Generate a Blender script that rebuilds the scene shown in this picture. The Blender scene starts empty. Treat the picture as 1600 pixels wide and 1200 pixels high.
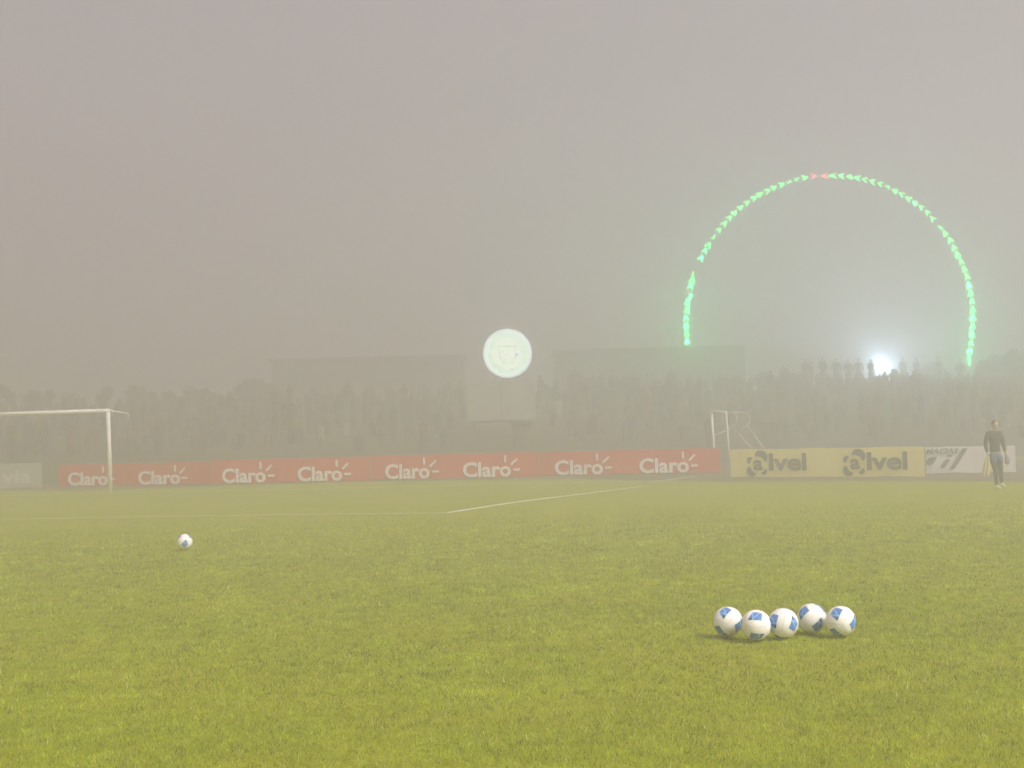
import bpy, bmesh, math, random
import numpy as np
from mathutils import Vector, Matrix
random.seed(7); rng = np.random.default_rng(7)
S = bpy.context.scene
R = math.radians

# ------------------------------------------------------------------ camera
FPX, CAMH, PITCH, ROLL = 2400.0, 1.594, math.atan(69 / 2400.0), -0.027
cd = bpy.data.cameras.new('camera'); cam = bpy.data.objects.new('camera', cd)
S.collection.objects.link(cam); S.camera = cam
cd.sensor_width = 36; cd.lens = FPX / 1600 * 36; cd.clip_start = .1; cd.clip_end = 3000
_R0 = Vector((1, 0, 0)); _F = Vector((0, math.cos(PITCH), math.sin(PITCH))); _U0 = Vector((0, -math.sin(PITCH), math.cos(PITCH)))
_cr, _sr = math.cos(ROLL), math.sin(ROLL)
_Rt = _R0 * _cr + _U0 * _sr; _Up = _U0 * _cr - _R0 * _sr
cam.matrix_world = Matrix((( _Rt.x, _Up.x, -_F.x, 0), (_Rt.y, _Up.y, -_F.y, 0), (_Rt.z, _Up.z, -_F.z, CAMH), (0, 0, 0, 1)))
def ray(px, py):
    return _F + _Rt * ((px - 800) / FPX) - _Up * ((py - 600) / FPX)
def G(px, py, z=0.0):                      # survey point on the level z seen at a photograph pixel
    d = ray(px, py); t = (z - CAMH) / d.z
    return Vector((d.x * t, d.y * t, z))
def A(px, py, Y):                          # survey point at distance Y
    d = ray(px, py); t = Y / d.y
    return Vector((d.x * t, Y, CAMH + d.z * t))

# ------------------------------------------------------------------ light
SUN_EL, SUN_AZ = 42, 132                    # high floodlights to the right of the pitch act as one soft source
W = bpy.data.worlds.new('World'); S.world = W; W.use_nodes = True
nt = W.node_tree; nt.nodes.clear()
out = nt.nodes.new('ShaderNodeOutputWorld'); bg = nt.nodes.new('ShaderNodeBackground')
sky = nt.nodes.new('ShaderNodeTexSky'); sky.sky_type = 'NISHITA'; sky.sun_disc = False
sky.sun_elevation = R(SUN_EL); sky.sun_rotation = R(SUN_AZ)
hs = nt.nodes.new('ShaderNodeHueSaturation'); hs.inputs['Saturation'].default_value = .12
mx = nt.nodes.new('ShaderNodeMix'); mx.data_type = 'RGBA'; mx.inputs['Factor'].default_value = .9
mx.inputs['B'].default_value = (2.4, 2.15, 2.4, 1)
nt.links.new(sky.outputs[0], hs.inputs['Color']); nt.links.new(hs.outputs[0], mx.inputs['A'])
nt.links.new(mx.outputs['Result'], bg.inputs[0]); bg.inputs[1].default_value = .1
nt.links.new(bg.outputs[0], out.inputs[0])
sl = bpy.data.lights.new('sun', 'SUN'); sl.energy = 5.0; sl.angle = R(11); sl.color = (1, .94, .87)
so = bpy.data.objects.new('sun', sl); S.collection.objects.link(so)
az, el = R(SUN_AZ), R(SUN_EL)              # azimuth from +Y towards +X
so.rotation_euler = Vector((math.sin(az) * math.cos(el), math.cos(az) * math.cos(el), math.sin(el))).to_track_quat('Z', 'Y').to_euler()
S.view_settings.view_transform = 'Standard'; S.view_settings.look = 'None'
S.view_settings.exposure = 0.48; S.view_settings.gamma = 1; S.view_settings.use_curve_mapping = False
cy = S.cycles
cy.use_denoising = True; cy.volume_bounces = 3; cy.max_bounces = 8; cy.diffuse_bounces = 3; cy.transparent_max_bounces = 8
cy.sample_clamp_indirect = 6; cy.use_adaptive_sampling = False

# ------------------------------------------------------------------ helpers
def tag(o, label=None, cat=None, group=None, kind=None):
    if label: o['label'] = label
    if cat: o['category'] = cat
    if group: o['group'] = group
    if kind: o['kind'] = kind
    return o
def empty(name, loc=(0, 0, 0), rz=0, **k):
    o = bpy.data.objects.new(name, None); S.collection.objects.link(o); o.empty_display_size = .3
    o.location = loc; o.rotation_euler = (0, 0, rz); return tag(o, **k)
def link(name, me, parent=None, loc=(0, 0, 0), rot=(0, 0, 0)):
    o = bpy.data.objects.new(name, me); S.collection.objects.link(o)
    o.location = loc; o.rotation_euler = rot
    if parent: o.parent = parent
    return o
def copy_tree(o, parent=None):
    c = o.copy(); S.collection.objects.link(c); c.parent = parent
    for ch in list(o.children): copy_tree(ch, c)
    return c
def mat(name, col, rough=.7, noise=0, nscale=8, bump=0, emis=None, estr=0, attr=None, col2=None, detail=4, spec=.3, trans=0, ngeom=False):
    m = bpy.data.materials.new(name); m.use_nodes = True; t = m.node_tree
    b = t.nodes['Principled BSDF']; b.inputs['Roughness'].default_value = rough
    b.inputs['Specular IOR Level'].default_value = spec
    b.inputs['Base Color'].default_value = (*col, 1)
    if noise or bump or col2:
        tc = t.nodes.new('ShaderNodeTexCoord'); n = t.nodes.new('ShaderNodeTexNoise')
        n.inputs['Scale'].default_value = nscale; n.inputs['Detail'].default_value = detail
        if ngeom:
            g = t.nodes.new('ShaderNodeNewGeometry'); t.links.new(g.outputs['Position'], n.inputs['Vector'])
        else: t.links.new(tc.outputs['Object'], n.inputs['Vector'])
        mr = t.nodes.new('ShaderNodeMapRange'); mr.inputs[1].default_value = .3; mr.inputs[2].default_value = .7
        t.links.new(n.outputs[0], mr.inputs[0])
        mi = t.nodes.new('ShaderNodeMix'); mi.data_type = 'RGBA'
        c2 = col2 or tuple(max(0, c * (1 - noise)) for c in col)
        mi.inputs['A'].default_value = (*col, 1); mi.inputs['B'].default_value = (*c2, 1)
        t.links.new(mr.outputs[0], mi.inputs['Factor']); t.links.new(mi.outputs['Result'], b.inputs['Base Color'])
        if bump:
            bp = t.nodes.new('ShaderNodeBump'); bp.inputs['Strength'].default_value = bump; bp.inputs['Distance'].default_value = .05
            t.links.new(n.outputs[0], bp.inputs['Height']); t.links.new(bp.outputs[0], b.inputs['Normal'])
        last = mi.outputs['Result']
        if attr:
            a = t.nodes.new('ShaderNodeAttribute'); a.attribute_name = attr
            mm = t.nodes.new('ShaderNodeMix'); mm.data_type = 'RGBA'; mm.blend_type = 'MULTIPLY'; mm.inputs['Factor'].default_value = 1
            t.links.new(last, mm.inputs['A']); t.links.new(a.outputs['Color'], mm.inputs['B']); t.links.new(mm.outputs['Result'], b.inputs['Base Color'])
            last = mm.outputs['Result']
    elif attr:
        a = t.nodes.new('ShaderNodeAttribute'); a.attribute_name = attr; t.links.new(a.outputs['Color'], b.inputs['Base Color'])
    if emis:
        b.inputs['Emission Color'].default_value = (*emis, 1); b.inputs['Emission Strength'].default_value = estr
    return m
class MB:
    def __init__(s): s.v = []; s.f = []; s.m = []
    def add(s, vs, fs, mi=0):
        b = len(s.v); s.v += [tuple(v) for v in vs]; s.f += [tuple(b + i for i in f) for f in fs]; s.m += [mi] * len(fs)
    def box(s, c, d, mi=0, rz=0):
        x, y, z = (k / 2 for k in d); ca, sa = math.cos(rz), math.sin(rz)
        vs = [(c[0] + ca * a * x - sa * b * y, c[1] + sa * a * x + ca * b * y, c[2] + e * z) for e in (-1, 1) for a, b in ((-1, -1), (1, -1), (1, 1), (-1, 1))]
        s.add(vs, [(3, 2, 1, 0), (4, 5, 6, 7), (0, 1, 5, 4), (1, 2, 6, 5), (2, 3, 7, 6), (3, 0, 4, 7)], mi)
    def tube(s, pts, r, n=8, mi=0, cap=True):
        pts = [Vector(p) for p in pts]; rs = r if isinstance(r, (list, tuple)) else [r] * len(pts); vs = []; fs = []
        for i, p in enumerate(pts):
            t = (pts[min(i + 1, len(pts) - 1)] - pts[max(i - 1, 0)]).normalized()
            a = t.orthogonal().normalized() if i == 0 else (a - t * a.dot(t)).normalized()
            b = t.cross(a)
            vs += [p + (a * math.cos(2 * math.pi * k / n) + b * math.sin(2 * math.pi * k / n)) * rs[i] for k in range(n)]
        for i in range(len(pts) - 1):
            for k in range(n): fs.append((i * n + k, i * n + (k + 1) % n, (i + 1) * n + (k + 1) % n, (i + 1) * n + k))
        if cap: fs += [tuple(range(n))[::-1], tuple((len(pts) - 1) * n + k for k in range(n))]
        s.add(vs, fs, mi)
    def prism(s, poly, y0, y1, mi=0):      # polygon in x,z ; extruded along y
        n = len(poly)
        s.add([(x, y0, z) for x, z in poly] + [(x, y1, z) for x, z in poly],
              [tuple(range(n)), tuple(range(n, 2 * n))[::-1]] + [(i, i + n, (i + 1) % n + n, (i + 1) % n) for i in range(n)], mi)
    def ellipsoid(s, c, r, nu=14, nv=9, mi=0):
        vs = [(c[0], c[1], c[2] - r[2])]
        for j in range(1, nv):
            ph = math.pi * j / nv
            for i in range(nu):
                th = 2 * math.pi * i / nu
                vs.append((c[0] + r[0] * math.sin(ph) * math.cos(th), c[1] + r[1] * math.sin(ph) * math.sin(th), c[2] - r[2] * math.cos(ph)))
        vs.append((c[0], c[1], c[2] + r[2])); fs = []
        for i in range(nu): fs.append((0, 1 + (i + 1) % nu, 1 + i))
        for j in range(nv - 2):
            for i in range(nu):
                a = 1 + j * nu + i; b = 1 + j * nu + (i + 1) % nu; fs.append((a, b, b + nu, a + nu))
        e = len(vs) - 1
        for i in range(nu): fs.append((e, e - nu + i, e - nu + (i + 1) % nu))
        s.add(vs, fs, mi)
    def mesh(s, name, mats, smooth=False):
        me = bpy.data.meshes.new(name); me.from_pydata(s.v, [], s.f)
        for m in (mats if isinstance(mats, (list, tuple)) else [mats]): me.materials.append(m)
        me.polygons.foreach_set('material_index', s.m)
        if smooth: me.polygons.foreach_set('use_smooth', [True] * len(s.f))
        me.update(); return me
    def obj(s, name, mats, parent=None, loc=(0, 0, 0), rot=(0, 0, 0), smooth=False):
        return link(name, s.mesh(name, mats, smooth), parent, loc, rot)
def noise2(x, y, sc, seed=0):
    x = np.asarray(x) / sc + seed * 17.3; y = np.asarray(y) / sc + seed * 5.1
    i = np.floor(x).astype(int); j = np.floor(y).astype(int); fx = x - i; fy = y - j
    fx = fx * fx * (3 - 2 * fx); fy = fy * fy * (3 - 2 * fy)
    h = lambda a, b: (np.sin(a * 127.1 + b * 311.7 + seed * 74.7) * 43758.5453) % 1
    return (h(i, j) * (1 - fx) + h(i + 1, j) * fx) * (1 - fy) + (h(i, j + 1) * (1 - fx) + h(i + 1, j + 1) * fx) * fy

# ------------------------------------------------------------------ materials
M = {}
M['white_metal'] = mat('white_metal', (.80, .78, .74), .45, .12, 3)
M['pale_post'] = mat('pale_post', (.62, .60, .52), .5, .15, 4)
M['red_vinyl'] = mat('red_vinyl', (.62, .035, .022), .5, .18, 1.5)
M['cream_print'] = mat('cream_print', (.82, .79, .76), .5)
M['yellow_vinyl'] = mat('yellow_vinyl', (.95, .85, .30), .5, .04, 1.2)
M['black_print'] = mat('black_print', (.08, .07, .045), .6)
M['white_vinyl'] = mat('white_vinyl', (.86, .84, .82), .5, .08, 1.5)
M['green_vinyl'] = mat('green_vinyl', (.25, .26, .22), .5, .1, 1.5)
M['dark_steel'] = mat('dark_steel', (.06, .065, .065), .6, .2, 4)
M['galvanised'] = mat('galvanised', (.35, .35, .34), .5, .2, 4)
M['line_paint'] = mat('line_paint', (.90, .90, .76), .9, 0, 6, 0, col2=(.50, .52, .28), detail=6, ngeom=True)
M['dirt'] = mat('dirt', (.19, .15, .09), .95, .35, 2.5, .4)
M['bank_grass'] = mat('bank_grass', (.050, .050, .022), .95, 0, .5, .4, col2=(.06, .045, .028), detail=6)
M['concrete'] = mat('concrete', (.14, .13, .11), .9, .25, 2, .2)
M['roof_sheet'] = mat('roof_sheet', (.15, .14, .13), .7, .3, 3)
M['dark_opening'] = mat('dark_opening', (.03, .03, .03), .8)
M['glass'] = mat('glass', (.05, .06, .06), .15)
M['bark'] = mat('bark', (.07, .05, .035), .9, .4, 8)
M['leaf'] = mat('leaf', (.045, .06, .022), .7, .4, 3)
M['ball_white'] = mat('ball_white', (.88, .87, .84), .35, .05, 14, spec=.5)
M['ball_seam'] = mat('ball_seam', (.33, .32, .31), .7)
M['ball_blue'] = mat('ball_blue', (.09, .25, .62), .4, .2, 30)
M['ball_sky'] = mat('ball_sky', (.25, .48, .84), .4)
M['ball_pink'] = mat('ball_pink', (.75, .22, .24), .4)
M['ball_navy'] = mat('ball_navy', (.03, .055, .13), .4)

# ------------------------------------------------------------------ setting
# pitch grass base: one sheet to the horizon
def ground_mat():
    m = bpy.data.materials.new('turf'); m.use_nodes = True; t = m.node_tree; b = t.nodes['Principled BSDF']
    b.inputs['Roughness'].default_value = .95; b.inputs['Specular IOR Level'].default_value = .1
    g = t.nodes.new('ShaderNodeNewGeometry')
    def nz(sc, det, vec=None, rough=.6):
        n = t.nodes.new('ShaderNodeTexNoise'); n.inputs['Scale'].default_value = sc; n.inputs['Detail'].default_value = det; n.inputs['Roughness'].default_value = rough
        t.links.new(vec or g.outputs['Position'], n.inputs['Vector']); return n.outputs[0]
    def ramp(src, a, b_, lo, hi):
        r = t.nodes.new('ShaderNodeMapRange'); r.inputs[1].default_value = a; r.inputs[2].default_value = b_; r.inputs[3].default_value = lo; r.inputs[4].default_value = hi
        t.links.new(src, r.inputs[0]); return r.outputs[0]
    fine = ramp(nz(26, 5), .3, .7, 0, 1); big = ramp(nz(.55, 4), .35, .65, 0, 1); tuft = ramp(nz(5, 3), .35, .65, 0, 1)
    def mix(a, b_, f):
        q = t.nodes.new('ShaderNodeMix'); q.data_type = 'RGBA'
        for k, s in (('A', a), ('B', b_)):
            if isinstance(s, tuple): q.inputs[k].default_value = (*s, 1)
            else: t.links.new(s, q.inputs[k])
        t.links.new(f, q.inputs['Factor']); return q.outputs['Result']
    c = mix((.22, .27, .004), (.39, .39, .03), fine)
    c2 = mix((.205, .26, .006), (.355, .34, .03), tuft)
    h = t.nodes.new('ShaderNodeValue'); h.outputs[0].default_value = .4
    c3 = mix(c, c2, h.outputs[0]); c4 = mix((.235, .29, .008), (.375, .355, .03), big)
    h2 = t.nodes.new('ShaderNodeValue'); h2.outputs[0].default_value = .35
    t.links.new(mix(c3, c4, h2.outputs[0]), b.inputs['Base Color'])
    bp = t.nodes.new('ShaderNodeBump'); bp.inputs['Strength'].default_value = .6; bp.inputs['Distance'].default_value = .03
    t.links.new(fine, bp.inputs['Height']); t.links.new(bp.outputs[0], b.inputs['Normal'])
    return m
M['turf'] = ground_mat()
mb = MB(); N = 40
for i in range(N + 1):
    for j in range(N + 1): mb.v.append((-240 + 480 * i / N, -60 + 480 * j / N, 0))
for i in range(N):
    for j in range(N):
        a = i * (N + 1) + j; mb.f.append((a, a + N + 1, a + N + 2, a + 1)); mb.m.append(0)
tag(mb.obj('ground', M['turf']), kind='structure')

# bank behind the boards, up to a plateau
def ridge_z(x): return 3.35 + .25 * math.sin(x * .11 + 1) + .12 * math.sin(x * .37)
def bank_z(x, y):
    y0 = 57 + 1.5 * math.sin(x * .08); y1 = 86
    t = min(1, max(0, (y - y0) / (y1 - y0))); t = t * t * (3 - 2 * t) * .35 + t * .65
    return -.03 + (ridge_z(x) + .03) * t + (.10 * math.sin(x * 1.3 + y * .7) * math.sin(y * 1.1) if 0 < t < 1 else 0)
mb = MB(); NX, NY = 150, 60
for i in range(NX + 1):
    for j in range(NY + 1):
        x = -200 + 400 * i / NX; y = 55 + 37 * j / 50 if j <= 50 else 92 + (j - 50) * 12
        mb.v.append((x, y, bank_z(x, y)))
for i in range(NX):
    for j in range(NY):
        a = i * (NY + 1) + j; mb.f.append((a, a + NY + 1, a + NY + 2, a + 1)); mb.m.append(0)
tag(mb.obj('terrain', M['bank_grass'], smooth=True), kind='structure')

# bare strip between goal line and boards
def strip(pts_near, pts_far, name, m, z, **k):
    mb = MB(); n = len(pts_near)
    for p in pts_near + pts_far: mb.v.append((p[0], p[1], z))
    for i in range(n - 1): mb.f.append((i, i + 1, n + i + 1, n + i)); mb.m.append(0)
    return tag(mb.obj(name, m), **k)
near = []
for px, py in [(-160, 772), (0, 768), (100, 766.5), (200, 765), (330, 760.5), (430, 757.5), (560, 753.5), (700, 751), (800, 750), (900, 749), (960, 750), (1020, 752), (1090, 752.5), (1150, 753), (1250, 753), (1350, 752), (1450, 752), (1530, 752), (1600, 753), (1750, 752)]:
    p = G(px, py + random.uniform(-.6, .6)); near.append(p)
far = [Vector((p.x * 1.35, 58.5, 0)) for p in near]
strip(near, far, 'dirt_path', M['dirt'], .004, kind='structure')

# painted lines (flat bands on the turf)
def band(pts, w, name):
    mb = MB(); P = [Vector(p) for p in pts]; L = []
    for i, p in enumerate(P):
        t = (P[min(i + 1, len(P) - 1)] - P[max(i - 1, 0)]).normalized(); n = Vector((-t.y, t.x, 0))
        ww = w * random.uniform(.75, 1.1); L.append((p - n * ww / 2, p + n * ww / 2))
    for a, b in L: mb.v += [(a.x, a.y, .008), (b.x, b.y, .008)]
    for i in range(len(P) - 1): mb.f.append((2 * i, 2 * i + 2, 2 * i + 3, 2 * i + 1)); mb.m.append(0)
    return tag(mb.obj(name, M['line_paint']), kind='structure')
def lerp_pts(a, b, n): return [a.lerp(b, k / n) for k in range(n + 1)]
corner = G(697, 802)
band(lerp_pts(G(-60, 813), G(400, 805), 20) + lerp_pts(G(400, 805), corner, 14)[1:], .14, 'penalty_line')
band(lerp_pts(corner, G(800, 786), 10) + lerp_pts(G(800, 786), G(1010, 759.5), 14)[1:], .17, 'penalty_side_line')
band(lerp_pts(G(1016, 753.5), G(1087, 744.5), 8), .13, 'corner_line')
band(lerp_pts(G(-60, 776), G(172, 771), 14) + lerp_pts(G(172, 771), G(560, 762.5), 16)[1:] + lerp_pts(G(560, 762.5), G(1060, 750.5), 24)[1:], .19, 'goal_line')

# ------------------------------------------------------------------ buildings on the plateau
def building(x0, x1, ytop, Y, depth, label, wing=None):
    zb = 3.15; a = A(x0, ytop[0], Y); b = A(x1, ytop[1], Y); zt = (a.z + b.z) / 2; w = b.x - a.x; cx = (a.x + b.x) / 2
    root = empty('stadium_building', (cx, Y, zb), label=label, cat='building'); h = zt - zb
    m = MB(); m.box((0, depth / 2, h / 2 - .12), (w, depth, h - .24)); m.obj('wall', M['concrete'], root)
    m = MB(); m.box((0, depth / 2 - .3, h - .09), (w + .5, depth + 1.0, .18)); m.obj('roof', M['roof_sheet'], root)
    n = max(3, int(w / 2.0))
    for k in range(n):
        x = -w / 2 + w * (k + .5) / n
        m = MB(); m.box((x, -.02, h * .52), (1.1, .04, .75)); f = m.obj('window', M['dark_steel'], root)
        for q in (-1, 1):
            m = MB(); m.box((x + q * .27, -.045, h * .52), (.48, .01, .66)); m.obj('pane', M['glass'], f)
    for k in range(n + 1):
        m = MB(); m.box((-w / 2 + w * k / n, -.55, h / 2 - .1), (.16, .16, h - .21)); m.obj('column', M['concrete'], root)
    m = MB(); m.box((0, -.55, h - .26), (w, .1, .16)); m.obj('beam', M['dark_steel'], root)
    if wing:
        c = A(wing[0], wing[2], Y); d = A(wing[1], wing[2], Y); hh = c.z - zb
        m = MB(); m.box(((c.x + d.x) / 2 - cx, depth / 2 + .3, hh / 2), (d.x - c.x, depth + .8, hh)); m.obj('stair_tower', M['concrete'], root)
    return root
building(428, 722, (563, 553), 103, 6, 'long low hazy building with a flat roof, left of the glowing round crest')
building(870, 1120, (548, 540), 103, 6, 'hazy flat roofed building between the glowing crest and the left foot of the arch', wing=(1120, 1163, 540))

# ------------------------------------------------------------------ trees
def tree_meshes(seed, h, w, n):
    r = random.Random(seed); t = MB()
    t.tube([(0, 0, -.3), (.05, 0, h * .3), (0.0, .05, h * .6), (.04, 0, h * .85)], [.13, .10, .06, .02], 7)
    cl = []
    for k in range(9):
        a = r.uniform(0, 6.28); z = r.uniform(.35, .95) * h; rr = w * r.uniform(.15, .5) * (1.15 - z / h * .6)
        c = Vector((math.cos(a) * rr, math.sin(a) * rr, z)); cl.append((c, w * r.uniform(.18, .34)))
        t.tube([(0, 0, z * .5), c * .6 + Vector((0, 0, z * .25)), c], [.05, .03, .01], 5)
    c_ = MB()
    for k in range(n):
        c, rad = r.choice(cl); d = Vector((r.gauss(0, 1), r.gauss(0, 1), r.gauss(0, .8))).normalized() * rad * r.random() ** .4 * 1.15
        p = c + d; s = r.uniform(.06, .13)
        u = Vector((r.gauss(0, 1), r.gauss(0, 1), r.gauss(0, 1))).normalized(); v = u.orthogonal().normalized()
        c_.add([p - u * s, p + v * s * .5, p + u * s, p - v * s * .5], [(0, 1, 2, 3)])
    return t.mesh('trunk', M['bark'], True), c_.mesh('crown', M['leaf'])
TM = [tree_meshes(k, h, w, 1500) for k, (h, w) in enumerate([(2.2, 1.6), (1.7, 2.0), (2.7, 1.5), (1.4, 1.7)])]
ORD = 'first second third fourth fifth sixth seventh eighth ninth tenth eleventh twelfth thirteenth'.split()
def tree(x, y, z, kind, s, label, group):
    o = empty('tree', (x, y, z), random.uniform(0, 6.28), label=label, cat='tree', group=group); o.scale = (s, s, s)
    link('trunk', TM[kind][0], o); link('crown', TM[kind][1], o); return o
tl = [(8, 606), (52, 612), (78, 609), (112, 618), (165, 608), (215, 604), (240, 612), (268, 616), (300, 606), (330, 609), (372, 602), (398, 598), (420, 600)]
for i, (px, py) in enumerate(tl):
    Y = 89 + random.uniform(-2, 3); top = A(px, py, Y); k = i % 4; h = [2.2, 1.7, 2.7, 1.4][k] * 1.05; zb = bank_z(top.x, Y)
    tree(top.x, Y, zb, k, max(.35, (top.z - zb) / h), ORD[i] + ' small hazy tree from the left on the bank behind the large left goal', 'trees on the bank behind the left goal')
for i, (px, py) in enumerate([(1190, 583), (1225, 578), (1460, 574), (1536, 562), (1560, 557), (1583, 552), (1612, 556)]):
    Y = 91 + random.uniform(-2, 2); top = A(px, py, Y); k = (i * 3 + 1) % 4; h = [2.2, 1.7, 2.7, 1.4][k] * 1.05; zb = bank_z(top.x, Y)
    tree(top.x, Y, zb, k, (top.z - zb) / h, ORD[i] + ' small hazy tree from the left beneath the green light arch' if px < 1500 else ORD[i - 3] + ' small hazy tree rightwards from the right foot of the green light arch',
         'trees on the bank under the arch' if px < 1500 else 'trees right of the arch')

# ------------------------------------------------------------------ arch of light arrows
AY = 93.0
PL = [(1050 + x / 4, 250 + y / 4, k) for x, y, k in [(97,1135,'g'),(90,1085,'g'),(90,1035,'g'),(87,990,'c'),(90,943,'g'),(93,890,'c'),(117,850,'s'),(117,790,'c'),(127,750,'g'),(130,710,'s'),(180,615,'c'),(205,570,'c'),(227,535,'g'),(265,480,'s'),(293,437,'m'),(325,400,'m'),(358,362,'m'),(392,330,'m'),(430,298,'m'),(468,268,'m'),(510,240,'m'),(550,215,'m'),(595,192,'m'),(638,172,'m'),(682,155,'m'),(732,138,'s'),(782,118,'s'),(830,112,'m'),(882,102,'r'),(957,98,'r'),(995,97,'s')]]
PR = [(1300 + x / 3.636, 250 + y / 3.636, k) for x, y, k in [(10,88,'m'),(55,90,'m'),(100,95,'m'),(147,102,'m'),(187,112,'m'),(232,122,'m'),(275,135,'m'),(313,152,'s'),(357,175,'m'),(397,195,'m'),(435,220,'m'),(472,243,'m'),(508,270,'m'),(542,300,'m'),(572,335,'m'),(615,382,'s'),(642,418,'m'),(672,458,'m'),(692,497,'m'),(715,538,'m'),(735,580,'m'),(752,622,'m'),(767,665,'m'),(778,712,'g'),(788,757,'g'),(795,805,'g'),(800,850,'g'),(802,897,'g'),(800,945,'g'),(797,993,'g'),(790,1042,'g'),(780,1085,'g'),(778,1115,'s'),(782,1145,'s')]]
foot = A(1296, 600, AY)
arch = empty('light_arch', (foot.x, AY, 3.2), label='tall arch of glowing green arrow lights with two red ones at its top', cat='light arch')
def al(p): v = A(p[0], p[1], AY); return Vector((v.x - foot.x, 0, v.z - 3.2))
def led(name, c, e): return mat(name, (.02, .05, .03), .5, emis=c, estr=e)
LM = {'g': led('green_led', (.0, 1, .14), 22), 'c': led('cyan_led', (.0, 1, .32), 18), 'm': led('mint_led', (.07, 1, .16), 11), 'r': led('red_led', (1, .12, .14), 9)}
LM['s'] = LM['m']
seq = [al(p) for p in PL] + [al(p) for p in PR]
m = MB()                                   # the hoop that carries the arrows: two tubes and rungs
def smooth(i, off):
    a = seq[max(0, i - 2):i + 3]; c = sum(a, Vector()) / len(a)
    t = (seq[min(i + 2, len(seq) - 1)] - seq[max(i - 2, 0)]).normalized(); n = Vector((-t.z, 0, t.x)); return c + n * off
P1 = [Vector((seq[0].x + .05, .14, 0))] + [smooth(i, .12) + Vector((0, .14, 0)) for i in range(2, len(seq) - 2)] + [Vector((seq[-1].x, .14, 0))]
P2 = [Vector((seq[0].x - .15, .14, 0))] + [smooth(i, -.12) + Vector((0, .14, 0)) for i in range(2, len(seq) - 2)] + [Vector((seq[-1].x + .2, .14, 0))]
m.tube(P1, .018, 6); m.tube(P2, .018, 6); m.obj('frame', M['galvanised'], arch, smooth=True)
m = MB()
for i in range(1, len(P1) - 1, 2): m.tube([P1[i], P2[i]], .012, 5)
tag(m.obj('rungs', M['galvanised'], arch), kind='stuff')
def arrow_mesh(var, m_):
    b = MB(); q = lambda poly: b.prism(poly, -.03, .03)
    if var == 0:
        q([(0, .21), (-.03, .19), (-.18, -.15), (-.135, -.15), (-.005, .12)]); q([(0, .21), (.005, .12), (.135, -.15), (.18, -.15), (.03, .19)]); q([(-.015, .06), (-.015, -.06), (.015, -.06), (.015, .06)])
    elif var == 1:
        q([(0, .20), (-.17, -.13), (-.10, -.11), (0, .07)]); q([(.012, .20), (.012, .07), (.10, -.10), (.17, -.14)])
    elif var == 2:
        q([(0, .21), (-.10, .02), (.02, .02)]); q([(.03, .15), (.03, -.02), (.18, -.15)]); q([(-.19, -.15), (-.12, -.02), (-.06, -.04), (-.09, -.15)]); q([(-.03, -.16), (-.03, -.05), (.04, -.05), (.03, -.16)])
    else:
        q([(-.03, .12), (-.07, .02), (.02, .0), (.04, .10)]); q([(.03, -.03), (.0, -.13), (.07, -.15), (.09, -.06)]); q([(-.10, -.10), (-.09, -.16), (-.05, -.16), (-.05, -.10)])
    return b.mesh('arrow_light', m_)
cache = {}
for i, (px, py, k) in enumerate(PL + PR):
    var = 3 if k == 's' else (random.choice((0, 1, 2)) if k != 'r' else 0)
    if (var, k) not in cache: cache[(var, k)] = arrow_mesh(var, LM[k])
    t = (seq[min(i + 2, len(seq) - 1)] - seq[max(i - 2, 0)]).normalized()
    if i >= 29: t = -t
    o = link('arrow_light', cache[(var, k)], arch, seq[i], (0, math.atan2(t.x, t.z), 0))
    if k == 'r': tag(o, 'red arrow light at the top of the arch')

def lamp(parent, loc, e, col):
    L_ = bpy.data.lights.new('arrow_lamp', 'POINT'); L_.energy = e; L_.color = col; L_.shadow_soft_size = 0
    o = bpy.data.objects.new('arrow_lamp', L_); S.collection.objects.link(o); o.parent = parent; o.location = loc; return o
for i, (px, py, k) in enumerate(PL + PR):
    if i % 2 == 0 or k == 'r':
        low = max(0, min(1, (py - 290) / 240)) if i < 31 else max(0, min(1, (py - 330) / 220))
        lamp(arch, seq[i] + Vector((0, .10, 0)), (20 if k == 'r' else 34 + 330 * low), (1, .15, .15) if k == 'r' else (.02, 1, .32))

# ------------------------------------------------------------------ glowing round crest
CY = 72.0; cc = A(793, 552, CY); pxm = CY / FPX
crest = empty('round_crest_sign', (cc.x, CY, bank_z(cc.x, CY)), label='glowing white green round club crest on a post above the pale cabinet', cat='sign')
cz = cc.z - crest.location.z
def disc(r0, r1, y, n=48, a0=0, a1=360, th=.06):
    b = MB()
    for k in range(n):
        t0 = R(a0 + (a1 - a0) * k / n); t1 = R(a0 + (a1 - a0) * (k + 1) / n)
        q = [(r0 * math.cos(t0), r0 * math.sin(t0)), (r1 * math.cos(t0), r1 * math.sin(t0)), (r1 * math.cos(t1), r1 * math.sin(t1)), (r0 * math.cos(t1), r0 * math.sin(t1))]
        if r0 == 0: q = q[1:3] + [(0, 0)]
        b.prism(q, y, y + th)
    return b
E_ = lambda n, c, e: mat(n, tuple(v * .5 for v in c), .5, emis=c, estr=e)
r39 = 39 * pxm
disc(.80 * r39, .93 * r39, 0).obj('outer_ring', E_('crest_white', (.80, 1, .97), 1.9), crest, (0, 0, cz))
disc(.93 * r39, r39, .003).obj('rim', E_('crest_rim', (.78, .93, .95), 1.2), crest, (0, 0, cz))
disc(.60 * r39, .80 * r39, .01).obj('letter_ring', E_('crest_green', (.74, 1, .84), 1.75), crest, (0, 0, cz))
disc(0, .60 * r39, .02).obj('centre_field', E_('crest_cream', (.86, 1, .86), 1.9), crest, (0, 0, cz))
mk = E_('crest_mark', (.72, .93, .76), 1.45)
b = MB(); r_ = random.Random(3)
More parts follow.
